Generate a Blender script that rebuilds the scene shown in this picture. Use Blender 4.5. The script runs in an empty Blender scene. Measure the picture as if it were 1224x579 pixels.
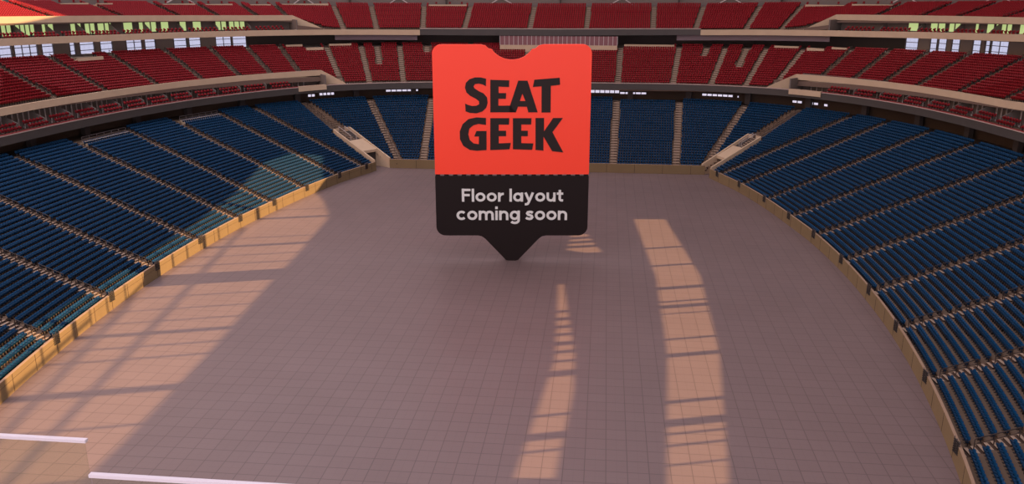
import bpy, math, random
import numpy as np
from mathutils import Vector, Matrix
random.seed(4)
SC = bpy.context.scene
COL = SC.collection
R = math.radians
CAM = (12.3, 0.0, 36.4)
YAW, PITCH, FPX = R(5.9976), R(16.573), 1040.0

# ------------------------------------------------------------------ camera
cd = bpy.data.cameras.new('camera'); cam = bpy.data.objects.new('camera', cd); COL.objects.link(cam)
cam.location = CAM; cam.rotation_euler = (R(90) - PITCH, 0, YAW)
cd.sensor_width = 36; cd.lens = 36 * FPX / 1224; cd.clip_end = 2000
SC.camera = cam
# ------------------------------------------------------------------ light
SUN_AZ, SUN_EL = R(17), R(26.5)
w = bpy.data.worlds.new('sky'); SC.world = w; w.use_nodes = True
bg = w.node_tree.nodes['Background']; bg.inputs[0].default_value = (0.80, 0.70, 0.79, 1); bg.inputs[1].default_value = 2.12
sd = bpy.data.lights.new('sun', 'SUN'); sun = bpy.data.objects.new('sun', sd); COL.objects.link(sun)
sd.energy = 11.0; sd.color = (1.0, 0.60, 0.27); sd.angle = R(0.2)
sdir = Vector((math.cos(SUN_AZ) * math.cos(SUN_EL), math.sin(SUN_AZ) * math.cos(SUN_EL), math.sin(SUN_EL)))
sun.rotation_euler = sdir.to_track_quat('Z', 'Y').to_euler(); sun.location = (150, 60, 100)
SC.view_settings.view_transform = 'Standard'; SC.view_settings.look = 'None'
SC.view_settings.exposure = 0.0; SC.view_settings.gamma = 1.0; SC.view_settings.use_curve_mapping = False

# ------------------------------------------------------------------ materials
MATS = {}
ALB = 0.74
def mat(name, col, rough=0.7, noise=0.0, scale=3.0, metal=0.0, emit=None, spec=0.3, col2=None):
    if name not in ('orange_sign', 'white_letter'): col = [c * ALB for c in col]
    m = bpy.data.materials.new(name); m.use_nodes = True; nt = m.node_tree; b = nt.nodes['Principled BSDF']
    b.inputs['Base Color'].default_value = (*col, 1); b.inputs['Roughness'].default_value = rough
    b.inputs['Metallic'].default_value = metal; b.inputs['Specular IOR Level'].default_value = spec
    if noise:
        g = nt.nodes.new('ShaderNodeNewGeometry')
        n = nt.nodes.new('ShaderNodeTexNoise'); n.inputs['Scale'].default_value = scale; n.inputs['Detail'].default_value = 4
        r = nt.nodes.new('ShaderNodeMix'); r.data_type = 'RGBA'
        r.inputs[6].default_value = (*[c * (1 - noise) for c in col], 1)
        r.inputs[7].default_value = (*(col2 or [min(1, c * (1 + noise)) for c in col]), 1)
        nt.links.new(g.outputs['Position'], n.inputs['Vector']); nt.links.new(n.outputs['Fac'], r.inputs[0])
        nt.links.new(r.outputs[2], b.inputs['Base Color'])
    if emit:
        b.inputs['Emission Color'].default_value = (*emit[0], 1); b.inputs['Emission Strength'].default_value = emit[1]
    MATS[name] = m; return m
mat('cream_concrete', (0.62, 0.465, 0.31), 0.8, 0.10, 0.6)
mat('wall_concrete', (0.235, 0.165, 0.083), 0.8, 0.12, 0.5)
mat('terrace_concrete', (0.20, 0.135, 0.09), 0.85, 0.15, 0.7)
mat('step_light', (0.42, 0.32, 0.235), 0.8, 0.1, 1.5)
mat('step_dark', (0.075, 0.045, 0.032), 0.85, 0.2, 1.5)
mat('dark_fascia', (0.075, 0.066, 0.06), 0.5, 0.1, 0.5)
mat('brown_wall', (0.085, 0.055, 0.036), 0.8, 0.3, 0.12)
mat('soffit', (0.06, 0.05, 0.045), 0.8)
mat('grey_wall', (0.20, 0.165, 0.145), 0.8, 0.1, 0.3)
mat('pillar_dark', (0.085, 0.068, 0.062), 0.7)
mat('outer_wall', (0.55, 0.46, 0.40), 0.9)
mat('cap_concrete', (0.36, 0.245, 0.16), 0.8)
mat('lavender_panel', (0.21, 0.16, 0.18), 0.35)
mat('white_paint', (0.62, 0.55, 0.52), 0.5)
mat('rail_cream', (0.50, 0.38, 0.33), 0.6)
mat('rail_dark', (0.05, 0.036, 0.03), 0.5)
mat('rail_steel', (0.30, 0.26, 0.25), 0.35, metal=0.6)
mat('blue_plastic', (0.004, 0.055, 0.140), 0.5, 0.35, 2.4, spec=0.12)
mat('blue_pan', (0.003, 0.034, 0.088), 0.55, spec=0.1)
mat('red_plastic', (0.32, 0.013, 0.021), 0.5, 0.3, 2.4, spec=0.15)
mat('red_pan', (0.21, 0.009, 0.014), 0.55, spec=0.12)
mat('concourse_wall', (0.46, 0.38, 0.34), 0.8, 0.12, 0.3)
mat('seat_iron', (0.05, 0.04, 0.04), 0.5)
mat('orange_sign', (0.94, 0.060, 0.026), 0.35, spec=0.3)
mat('black_sign', (0.016, 0.010, 0.009), 0.5, spec=0.15)
mat('black_letter', (0.024, 0.016, 0.014), 0.55, spec=0.2)
mat('white_letter', (0.64, 0.66, 0.62), 0.6)
mat('glow_white', (0.8, 0.8, 0.85), 0.5, emit=((0.80, 0.74, 0.92), 0.85))
mat('glow_green', (0.4, 0.5, 0.25), 0.5, emit=((0.52, 0.66, 0.26), 0.75))
mat('grille', (0.03, 0.025, 0.022), 0.6)
# glass
gm = bpy.data.materials.new('clear_glass'); gm.use_nodes = True; nt = gm.node_tree
for n in list(nt.nodes): nt.nodes.remove(n)
o_ = nt.nodes.new('ShaderNodeOutputMaterial'); tr = nt.nodes.new('ShaderNodeBsdfTransparent'); tr.inputs[0].default_value = (0.93, 0.94, 0.90, 1)
gl = nt.nodes.new('ShaderNodeBsdfGlossy'); gl.inputs['Roughness'].default_value = 0.05; mx = nt.nodes.new('ShaderNodeMixShader'); mx.inputs[0].default_value = 0.04
nt.links.new(tr.outputs[0], mx.inputs[1]); nt.links.new(gl.outputs[0], mx.inputs[2]); nt.links.new(mx.outputs[0], o_.inputs[0]); MATS['clear_glass'] = gm
def glass(name, col, mixf):
    g_ = bpy.data.materials.new(name); g_.use_nodes = True; nt = g_.node_tree
    for n in list(nt.nodes): nt.nodes.remove(n)
    o = nt.nodes.new('ShaderNodeOutputMaterial'); t = nt.nodes.new('ShaderNodeBsdfTransparent'); t.inputs[0].default_value = (*col, 1)
    q = nt.nodes.new('ShaderNodeBsdfGlossy'); q.inputs['Roughness'].default_value = 0.1; x = nt.nodes.new('ShaderNodeMixShader'); x.inputs[0].default_value = mixf
    nt.links.new(t.outputs[0], x.inputs[1]); nt.links.new(q.outputs[0], x.inputs[2]); nt.links.new(x.outputs[0], o.inputs[0]); MATS[name] = g_
glass('tinted_glass', (0.60, 0.64, 0.70), 0.05)
# floor: square cover tiles with thin joints
def floor_material():
    m = bpy.data.materials.new('floor_tiles'); m.use_nodes = True; nt = m.node_tree; N = nt.nodes; b = N['Principled BSDF']; L = nt.links
    g = N.new('ShaderNodeNewGeometry'); sp = N.new('ShaderNodeSeparateXYZ'); L.new(g.outputs['Position'], sp.inputs[0])
    def math_(op, a, bb=None, c=None):
        n = N.new('ShaderNodeMath'); n.operation = op
        for i, v in enumerate((a, bb, c)):
            if v is None: continue
            if isinstance(v, (int, float)): n.inputs[i].default_value = v
            else: L.new(v, n.inputs[i])
        return n.outputs[0]
    T = 1.67
    def line(axis, off, T, wd):
        q = math_('DIVIDE', math_('SUBTRACT', axis, off), T); fr = math_('FRACT', q)
        d = math_('MULTIPLY', math_('MINIMUM', fr, math_('SUBTRACT', 1.0, fr)), T)
        return math_('SUBTRACT', 1.0, math_('SMOOTH_MIN', 1.0, math_('DIVIDE', d, wd), 0.1))
    lx = line(sp.outputs[0], 13.31, T, 0.055); ly = line(sp.outputs[1], 58.5, T, 0.06)
    lx2 = line(sp.outputs[0], 13.31 + T / 2, T, 0.03); ly2 = line(sp.outputs[1], 58.5 + T / 2, T, 0.04)
    ln = math_('MAXIMUM', math_('MAXIMUM', lx, ly), math_('MULTIPLY', math_('MAXIMUM', lx2, ly2), 0.22))
    ln = math_('MULTIPLY', ln, 0.72)
    n1 = N.new('ShaderNodeTexNoise'); n1.inputs['Scale'].default_value = 0.05; n1.inputs['Detail'].default_value = 5; L.new(g.outputs['Position'], n1.inputs['Vector'])
    # per tile tone
    fx = math_('FLOOR', math_('DIVIDE', math_('SUBTRACT', sp.outputs[0], 13.31), T)); fy = math_('FLOOR', math_('DIVIDE', math_('SUBTRACT', sp.outputs[1], 58.5), T))
    cb = N.new('ShaderNodeCombineXYZ'); L.new(fx, cb.inputs[0]); L.new(fy, cb.inputs[1])
    wn = N.new('ShaderNodeTexWhiteNoise'); wn.noise_dimensions = '2D'; L.new(cb.outputs[0], wn.inputs['Vector'])
    tone = math_('ADD', math_('MULTIPLY', n1.outputs['Fac'], 0.7), math_('MULTIPLY', wn.outputs['Value'], 0.16))
    c = N.new('ShaderNodeMix'); c.data_type = 'RGBA'; c.inputs[6].default_value = (0.130, 0.094, 0.090, 1); c.inputs[7].default_value = (0.180, 0.131, 0.126, 1); L.new(tone, c.inputs[0])
    c2 = N.new('ShaderNodeMix'); c2.data_type = 'RGBA'; L.new(ln, c2.inputs[0]); L.new(c.outputs[2], c2.inputs[6]); c2.inputs[7].default_value = (0.05, 0.035, 0.035, 1)
    L.new(c2.outputs[2], b.inputs['Base Color'])
    n2 = N.new('ShaderNodeTexNoise'); n2.inputs['Scale'].default_value = 0.12; n2.inputs['Detail'].default_value = 3; L.new(g.outputs['Position'], n2.inputs['Vector'])
    L.new(math_('ADD', 0.36, math_('MULTIPLY', n2.outputs['Fac'], 0.2)), b.inputs['Roughness'])
    b.inputs['Specular IOR Level'].default_value = 0.38
    MATS['floor_tiles'] = m
floor_material()
def add_grooves(name, axis_scale):
    pass

# ------------------------------------------------------------------ helpers
class MB:
    def __init__(s): s.v = []; s.f = []; s.m = []; s.mats = []
    def mi(s, mname):
        if mname not in s.mats: s.mats.append(mname)
        return s.mats.index(mname)
    def face(s, pts, mname):
        k = len(s.v); s.v += [tuple(p) for p in pts]; s.f.append(tuple(range(k, k + len(pts)))); s.m.append(s.mi(mname))
    def hexa(s, b, t, mname, faces=None):          # b, t: four bottom and four top points
        k = len(s.v); s.v += [tuple(p) for p in b] + [tuple(p) for p in t]; i = s.mi(mname)
        for q in ((3, 2, 1, 0), (4, 5, 6, 7), (0, 1, 5, 4), (1, 2, 6, 5), (2, 3, 7, 6), (3, 0, 4, 7)):
            s.f.append(tuple(k + a for a in q)); s.m.append(i)
    def box(s, c, size, mname, rot=0.0):
        x, y, z = c; a, b, h = size[0] / 2, size[1] / 2, size[2] / 2; cs, sn = math.cos(rot), math.sin(rot)
        P = [(x + u * cs - v * sn, y + u * sn + v * cs) for u, v in ((-a, -b), (a, -b), (a, b), (-a, b))]
        s.hexa([(*p, z - h) for p in P], [(*p, z + h) for p in P], mname)
    def bar(s, p, q, wd, mname, ht=None):          # square bar between two points
        p, q = Vector(p), Vector(q); d = (q - p).normalized(); up = Vector((0, 0, 1)) if abs(d.z) < 0.98 else Vector((1, 0, 0))
        a = d.cross(up).normalized() * wd / 2; b = a.cross(d).normalized() * (ht or wd) / 2
        c = [-a - b, a - b, a + b, -a + b]
        s.hexa([p + e for e in c], [q + e for e in c], mname)
    def ring(s, path, profile, mname, closed=True):  # path: list of (origin xy, normal xy, zoff); profile: (d, z) points
        rows = []
        for o, n, zo in path:
            k = len(s.v)
            for d, z in profile: s.v.append((o[0] + n[0] * d, o[1] + n[1] * d, zo + z))
            rows.append(k)
        m = len(profile); i = s.mi(mname)
        for a, b in zip(rows, rows[1:]):
            for j in range(m if closed else m - 1):
                jj = (j + 1) % m; s.f.append((a + j, b + j, b + jj, a + jj)); s.m.append(i)
        if closed:
            s.f.append(tuple(rows[0] + j for j in range(m))); s.m.append(i)
            s.f.append(tuple(rows[-1] + j for j in reversed(range(m)))); s.m.append(i)
    def mesh(s, name):
        me = bpy.data.meshes.new(name); me.from_pydata(s.v, [], s.f)
        for mn in s.mats: me.materials.append(MATS[mn])
        me.polygons.foreach_set('material_index', s.m); me.update(); return me
    def build(s, name, parent=None, loc=None, rotz=0):
        o = bpy.data.objects.new(name, s.mesh(name)); COL.objects.link(o)
        if parent: o.parent = parent
        if loc is not None: o.location = loc
        o.rotation_euler.z = rotz
        return o
def tag(o, label=None, cat=None, group=None, kind=None):
    if label: o['label'] = label
    if cat: o['category'] = cat
    if group: o['group'] = group
    if kind: o['kind'] = kind
    return o
def empty(name, loc=(0, 0, 0), rotz=0.0):
    o = bpy.data.objects.new(name, None); COL.objects.link(o); o.location = loc; o.rotation_euler.z = rotz; o.empty_display_size = 0.3; return o
ORD = ['zeroth', 'first', 'second', 'third', 'fourth', 'fifth', 'sixth', 'seventh', 'eighth', 'ninth', 'tenth', 'eleventh', 'twelfth', 'thirteenth', 'fourteenth', 'fifteenth', 'sixteenth', 'seventeenth', 'eighteenth', 'nineteenth', 'twentieth'] + ['twenty-' + x for x in ('first', 'second', 'third', 'fourth', 'fifth', 'sixth', 'seventh', 'eighth', 'ninth')] + ['thirtieth'] + ['thirty-' + x for x in ('first', 'second', 'third', 'fourth', 'fifth', 'sixth', 'seventh', 'eighth', 'ninth')]
def cr(p, n=10):
    P = np.array(p, float); P = np.vstack([2 * P[0] - P[1], P, 2 * P[-1] - P[-2]]); out = []
    for i in range(1, len(P) - 2):
        a, b, c, d = P[i - 1:i + 3]
        for t in np.arange(n) / n: out.append(.5 * ((2 * b) + (-a + c) * t + (2 * a - 5 * b + 4 * c - d) * t * t + (-a + 3 * b - 3 * c + d) * t ** 3))
    out.append(P[-2]); return np.array(out)
_cy, _sy, _cp, _sp = math.cos(YAW), math.sin(YAW), math.cos(PITCH), math.sin(PITCH)
def in_view(p, margin=140):
    x, y, z = p[0] - CAM[0], p[1] - CAM[1], p[2] - CAM[2]
    f = -_sy * _cp * x + _cy * _cp * y - _sp * z; r = _cy * x + _sy * y; u = -_sy * _sp * x + _cy * _sp * y + _cp * z
    if f < 1: return False
    return abs(FPX * r / f) < 612 + margin and abs(FPX * u / f) < 289.5 + margin

# ------------------------------------------------------------------ plan of the bowl
LIP = [(75.5, 20), (75.5, 60), (75.8, 80), (75.3, 100), (74.3, 116), (72.4, 134), (69.2, 150), (64.5, 163.5), (57, 175.5), (45.5, 186.0), (30, 192), (15, 193.3), (0, 193.6)]
_p = cr([(-x, y) for x, y in LIP] + [(x, y) for x, y in LIP[-2::-1]], 12)
_ds = np.r_[0, np.cumsum(np.hypot(*np.diff(_p, axis=0).T))]; _ds -= _ds[-1] / 2
def lip(s):
    e = 2.5; x = np.interp(s, _ds, _p[:, 0]); y = np.interp(s, _ds, _p[:, 1])
    tx = np.interp(s + e, _ds, _p[:, 0]) - np.interp(s - e, _ds, _p[:, 0]); ty = np.interp(s + e, _ds, _p[:, 1]) - np.interp(s - e, _ds, _p[:, 1])
    l = math.hypot(tx, ty); return (x, y), (-ty / l, tx / l)
def at(s, d): o, n = lip(s); return (o[0] + n[0] * d, o[1] + n[1] * d)
def ztab(t): xs, zs = zip(*t); return lambda s: float(np.interp(s, xs, zs))
Z_LIP = ztab([(-110, 15.2), (-72, 15.1), (-48, 15.35), (0, 15.5), (30, 15.65), (60, 15.85), (108, 15.8)])
Z_F1 = ztab([(-110, 18.6), (-72, 18.25), (-52, 18.25), (52, 18.6), (72, 18.85), (100, 19.1), (115, 19.8)])
Z_MB = ztab([(-112, 24.4), (-96, 23.9), (-72, 23.3), (-48, 22.8), (-24, 22.6), (24, 22.6), (48, 23.1), (72, 23.8), (96, 24.6), (112, 25.4)])
Z_F2B = ztab([(-108, 26.6), (-84, 25.9), (-60, 25.4), (-24, 24.7), (0, 24.7), (24, 25.0), (60, 26.0), (84, 26.9), (108, 28.0)])
Z_F2 = ztab([(-108, 27.8), (-84, 27.0), (-60, 26.5), (-24, 26.3), (0, 26.3), (24, 26.5), (60, 27.1), (84, 27.8), (108, 29.0)])
Z_F3 = ztab([(-108, 31.2), (-84, 30.5), (-60, 29.7), (-48, 29.4), (48, 30.0), (84, 30.8), (108, 31.6)])
Z_UB = ztab([(-108, 33.4), (-84, 32.9), (-60, 32.1), (-36, 31.4), (0, 31.3), (30, 31.5), (60, 32.4), (84, 33.3), (108, 33.8)])
SMAX = 136
def path(s0, s1, zf, step=2.0):
    n = max(1, int(math.ceil(abs(s1 - s0) / step)))
    return [(*lip(s), zf(s)) for s in np.linspace(s0, s1, n + 1)]

# ------------------------------------------------------------------ setting: floor, field wall, enclosure
m = MB(); m.face([(-60, -40, 0), (60, -40, 0), (60, 215, 0), (-60, 215, 0)], 'floor_tiles'); m.face([(-60, -40, -.4), (-60, 215, -.4), (60, 215, -.4), (60, -40, -.4)], 'outer_wall')
tag(m.build('floor'), kind='structure')

FRONT = [(30, 27), (35.2, 39), (38.3, 51.5), (40.9, 64), (42.9, 77), (44.1, 89.5), (44.5, 101), (44.3, 113), (43.4, 125), (41.9, 135.4), (40.0, 146.4), (37.4, 157.4), (34.5, 166.0), (33.4, 169.4)]
BACK = [(61, 22), (68, 38), (72, 52.5), (74.3, 66.5), (75.6, 80), (76.2, 93), (76.2, 106), (75.4, 119.5), (74.0, 132.3), (71.9, 144.8), (69.0, 156.3), (64.7, 166.5), (60.4, 174.0), (52.4, 182.8)]
NA = 12
_F = cr(FRONT, NA); _B = cr(BACK, NA)
CF = [(-31, 172.4), (-29.0, 172.4), (-24.2, 172.4), (-11.5, 172.4), (1.5, 172.4), (14.5, 172.4), (26.9, 172.4), (32.2, 172.4), (32.6, 172.4)]
CB = [(-52.0, 183.2), (-39.8, 190.6), (-26.2, 194.6), (-12.5, 195.2), (1.5, 195.3), (15.1, 195.0), (28.7, 194.0), (42.4, 189.6), (52.0, 183.2)]
_CB = cr(CB, NA)
def interp_poly(P, a): i = min(int(a * NA), len(P) - 2); i = max(i, 0); f = a * NA - i; return P[i] * (1 - f) + P[i + 1] * f
def pos_side(sgn):
    def f(a, t):
        q = interp_poly(_F, a) * (1 - t) + interp_poly(_B, a) * t
        return (sgn * q[0], q[1])
    return f
def pos_end(a, t):
    i = min(int(a), len(CF) - 2); fr = a - i; fx = CF[i][0] * (1 - fr) + CF[i + 1][0] * fr
    b = interp_poly(_CB, a); return (fx * (1 - t) + b[0] * t, 172.4 * (1 - t) + b[1] * t)
ZB0, ZB1 = 1.05, 11.45

def ring_solid(name, pts2, thick, z0, z1, matn, cap=None, inward=True):
    """wall following a plan line, thickness outward (to the left of the travel direction)"""
    m = MB(); P = [Vector((p[0], p[1])) for p in pts2]; rows = []
    for i, p in enumerate(P):
        t = (P[min(i + 1, len(P) - 1)] - P[max(i - 1, 0)]).normalized(); n = Vector((-t.y, t.x)); rows.append((p, n))
    path_ = [((p.x, p.y), (n.x, n.y), 0) for p, n in rows]
    m.ring(path_, [(-thick, z0), (-thick, z1), (-.02, z1), (-.02, z0)], matn)
    if cap: m.ring(path_, [(-thick - .01, z1), (-thick - .01, z1 + .06), (-.04, z1 + .06), (-.04, z1)], cap)
    o = m.build(name); tag(o, kind='structure'); return o, rows
def wall_joints(parent, rows, every, name='panel_joint'):
    pass
fl = [(-q[0], q[1]) for q in _F]; frr = [(q[0], q[1]) for q in _F[::-1]]
WZ = 1.78
wl, wlr = ring_solid('wall_left', fl, .28, 0, WZ, 'wall_concrete', 'cap_concrete')
wr, wrr = ring_solid('wall_right', frr, .28, 0, WZ, 'wall_concrete', 'cap_concrete')
wb, wbr = ring_solid('wall_back', [(x, 172.4) for x in np.linspace(-31, 32.6, 24)], .28, 0, WZ, 'wall_concrete', 'cap_concrete')
def joints(parent, rows, groove=False):
    rows = [(p - n * .28, n) for p, n in rows]; m = MB(); acc = 0; last = rows[0][0]
    for p, n in rows[1:]:
        acc += (p - last).length; last = p
        if acc > 3.6:
            acc = 0; t = Vector((n.y, -n.x)); a = p - n * .012
            m.hexa([(*(a - t * .04), 0.02), (*(a + t * .04), 0.02), (*(p + t * .04 + n * .01), 0.02), (*(p - t * .04 + n * .01), 0.02)],
                   [(*(a - t * .04), WZ - .02), (*(a + t * .04), WZ - .02), (*(p + t * .04 + n * .01), WZ - .02), (*(p - t * .04 + n * .01), WZ - .02)], 'step_dark')
    if groove: m.ring([((p.x, p.y), (n.x, n.y), 0) for p, n in rows], [(-.012, 1.23), (-.012, 1.26), (.01, 1.26), (.01, 1.23)], 'step_dark')
    m.build('panel_joint', parent)
joints(wl, wlr, True); joints(wr, wrr); joints(wb, wbr)

# enclosure: high outer walls, window openings shaped for sun patches, partial roof added for shade
TE = math.tan(SUN_EL)
def to_wall(x, y, z=0.0):
    Lh = (118 - x) / math.cos(SUN_AZ); return (y + Lh * math.sin(SUN_AZ), z + Lh * TE)
def poly_with_holes(name, outer, holes, matn, thick, place):
    cu = bpy.data.curves.new(name, 'CURVE'); cu.dimensions = '2D'; cu.fill_mode = 'BOTH'; cu.extrude = thick / 2
    for pts in [outer] + holes:
        sp = cu.splines.new('POLY'); sp.points.add(len(pts) - 1); sp.use_cyclic_u = True
        for i, (a, b) in enumerate(pts): sp.points[i].co = (a, b, 0, 1)
    tmp = bpy.data.objects.new('tmp', cu); COL.objects.link(tmp)
    dg = bpy.context.evaluated_depsgraph_get(); me = bpy.data.meshes.new_from_object(tmp.evaluated_get(dg), depsgraph=dg)
    bpy.data.objects.remove(tmp); bpy.data.curves.remove(cu); me.transform(place); me.name = name
    me.materials.clear(); me.materials.append(MATS[matn]); return me
def link_mesh(name, me, parent=None):
    o = bpy.data.objects.new(name, me); COL.objects.link(o)
    if parent: o.parent = parent
    return o
ROOF = 96.0
band = [(-26.6, 40, 0), (-26.5, 60, 0), (-27.4, 78, 0), (-29.2, 100, 0), (-30.9, 131, 0), (-35.8, 143, 0), (-39, 148.5, 0),
        (-41.5, 164, 4.5), (-45, 161, 6.5), (-47.5, 152, 6.2), (-47.5, 134, 3.6), (-47, 118, 2.8), (-46.8, 100, 2.4), (-46.6, 70, 2.2), (-46, 40, 2.2)]
stripC = [(17.4, 40, 0), (17.2, 58, 0), (18.9, 84, 0), (19.0, 108, 0), (17.0, 136.5, 0), (22.6, 137, 0), (25.3, 109, 0), (24.8, 84.6, 0), (22.5, 59.3, 0), (21.5, 40, 0)]
stripB = [(5.6, 58.4, 0), (7.5, 80.7, 0), (6.6, 103.6, 0), (7.8, 104.0, 0), (10.0, 82, 0), (10.2, 74, 0), (9.3, 58.8, 0)]
fragB = [(7.0, 118.5, 0), (7.4, 127, 0), (10.3, 127, 0), (12.5, 118, 0), (10, 117.4, 0)]
holes = [[to_wall(*p) for p in H] for H in (band, stripC, stripB, fragB)]  # openings traced back along the sun from the patches they throw
place = Matrix(((0, 0, 1, 118.4), (1, 0, 0, 0), (0, 1, 0, 0), (0, 0, 0, 1)))
ow = link_mesh('wall_outer_right', poly_with_holes('wall_outer_right', [(-70, 33), (250, 33), (250, ROOF), (-70, ROOF)], holes, 'outer_wall', .6, place)); tag(ow, kind='structure')
m = MB()
def wbar(p, q, wd):
    a, b = to_wall(*p), to_wall(*q); m.bar((118.4, a[0], a[1]), (118.4, b[0], b[1]), wd, 'pillar_dark')
for Y, wd in ((51, .35), (60, .3), (67.4, 1.1), (75.2, .3), (78.5, .3), (82.3, .8), (86, .25), (90, .25), (94.5, .25), (107, .3), (111, .25), (115.8, .8), (120, .25), (131.5, .8), (137, .25)):
    wbar((-24, Y + 4.5, 0), (-52, Y - 4.1, 0) if False else (-24, Y + 4.5, 26), wd)
for Y, wd in ((121.1, .7), (112.9, .7), (103.8, 1.1), (99.0, .5), (97.3, 1.1), (95, .3), (87.6, .5), (83.4, 1.0), (73.2, .7), (69.3, 1.4), (67.4, .4), (65.5, .4), (62.5, .3), (59, .3)):
    a = to_wall(21, Y); m.bar((118.4, a[0], a[1] - 4), (118.4, a[0], a[1] + 4), wd * .75, 'pillar_dark')
for Y, wd in ((94.3, .8), (91.9, 1.0), (89.5, .9), (87.3, .8), (84.8, 1.1), (82.6, .8), (80.3, .6), (77.4, 1.4), (68.9, .5), (65.2, 1.3), (62.8, .4)):
    a = to_wall(8, Y); m.bar((118.4, a[0], a[1] - 3), (118.4, a[0], a[1] + 3), wd * .75, 'pillar_dark')
for Y in (120, 122.3, 124.5): a = to_wall(8, Y); m.bar((118.4, a[0], a[1] - 3), (118.4, a[0], a[1] + 3), .9, 'pillar_dark')
for P, wd in ((((-32, 46, 0), (-33.2 + .9, 53.6, 0), (-37.7, 90, 0), (-40.5, 108, 0), (-43, 125, 0)), .3), (((-36.8, 50, 0), (-38.4 + .9, 60.9, 0), (-42.9, 89.5, 0), (-45, 101, .9)), .3), (((-28.8, 100, 0), (-31.5, 131, 0), (-33.5, 143, 0)), .2),
              (((-40.8, 55, 0), (-43, 72, 0), (-44.5, 84, .4)), .3)):
    for a, b in zip(P, P[1:]): wbar(a, b, wd)
m.build('mullion', ow)
m = MB(); m.box((-118.4, 60, 62), (.6, 380, 60), 'outer_wall'); tag(m.build('wall_outer_left'), kind='structure')
m = MB(); m.box((0, 246, 66), (240, .6, 68), 'outer_wall'); tag(m.build('wall_outer_back'), kind='structure')
m = MB()
m.box((80, 60, ROOF + .5), (78, 380, 1), 'outer_wall'); m.box((4, 223.5, ROOF + .5), (74, 55, 1), 'outer_wall')  # unseen roof pieces added to block the sun; their edges shape the lit corner
tag(m.build('ceiling'), kind='structure')

# ------------------------------------------------------------------ seats
def box_pts(cx, cy, cz, sx, sy, sz, tilt=0.0):
    out = []
    for k in (-1, 1):
        for a, b in ((-1, -1), (1, -1), (1, 1), (-1, 1)):
            out.append((cx + a * sx / 2, cy + b * sy / 2 + tilt * k, cz + k * sz / 2))
    return out
BOXF = [(3, 2, 1, 0), (4, 5, 6, 7), (0, 1, 5, 4), (1, 2, 6, 5), (2, 3, 7, 6), (3, 0, 4, 7)]
# local frame: +y looks to the field, origin on the tread under the seat
T_V = box_pts(0, -.19, .64, .43, .035, .46, -.07) + box_pts(0, -.005, .585, .41, .19, .30, .05) + box_pts(0, -.13, .21, .12, .22, .42)
T_F = [tuple(8 * k + a for a in q) for k in range(3) for q in BOXF]; T_M = [0] * 6 + [1] * 6 + [2] * 6
T_V = np.array(T_V); T_Fa = np.array(T_F)
def bulk_seats(name, seats, mats3, label, cat):
    n = len(seats)
    if n == 0: return
    S = np.array([(s[0], s[1], s[2], s[3]) for s in seats]); c, sn = np.cos(S[:, 3]), np.sin(S[:, 3])
    X = S[:, 0, None] + T_V[:, 0] * c[:, None] - T_V[:, 1] * sn[:, None]; Y = S[:, 1, None] + T_V[:, 0] * sn[:, None] + T_V[:, 1] * c[:, None]
    Z = S[:, 2, None] + T_V[:, 2] + 0 * X; V = np.stack([X, Y, Z], -1).reshape(-1, 3)
    F = (T_Fa[None] + (np.arange(n) * len(T_V))[:, None, None]).reshape(-1, 4)
    me = bpy.data.meshes.new(name); me.vertices.add(len(V)); me.vertices.foreach_set('co', V.ravel().astype(np.float32))
    me.loops.add(F.size); me.loops.foreach_set('vertex_index', F.ravel().astype(np.int32)); me.polygons.add(len(F))
    me.polygons.foreach_set('loop_start', (np.arange(len(F)) * 4).astype(np.int32))
    for mn in mats3: me.materials.append(MATS[mn])
    me.polygons.foreach_set('material_index', np.tile(np.array(T_M, np.int32), n)); me.update(calc_edges=True)
    o = link_mesh(name, me); tag(o, label, cat, kind='stuff')
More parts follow.
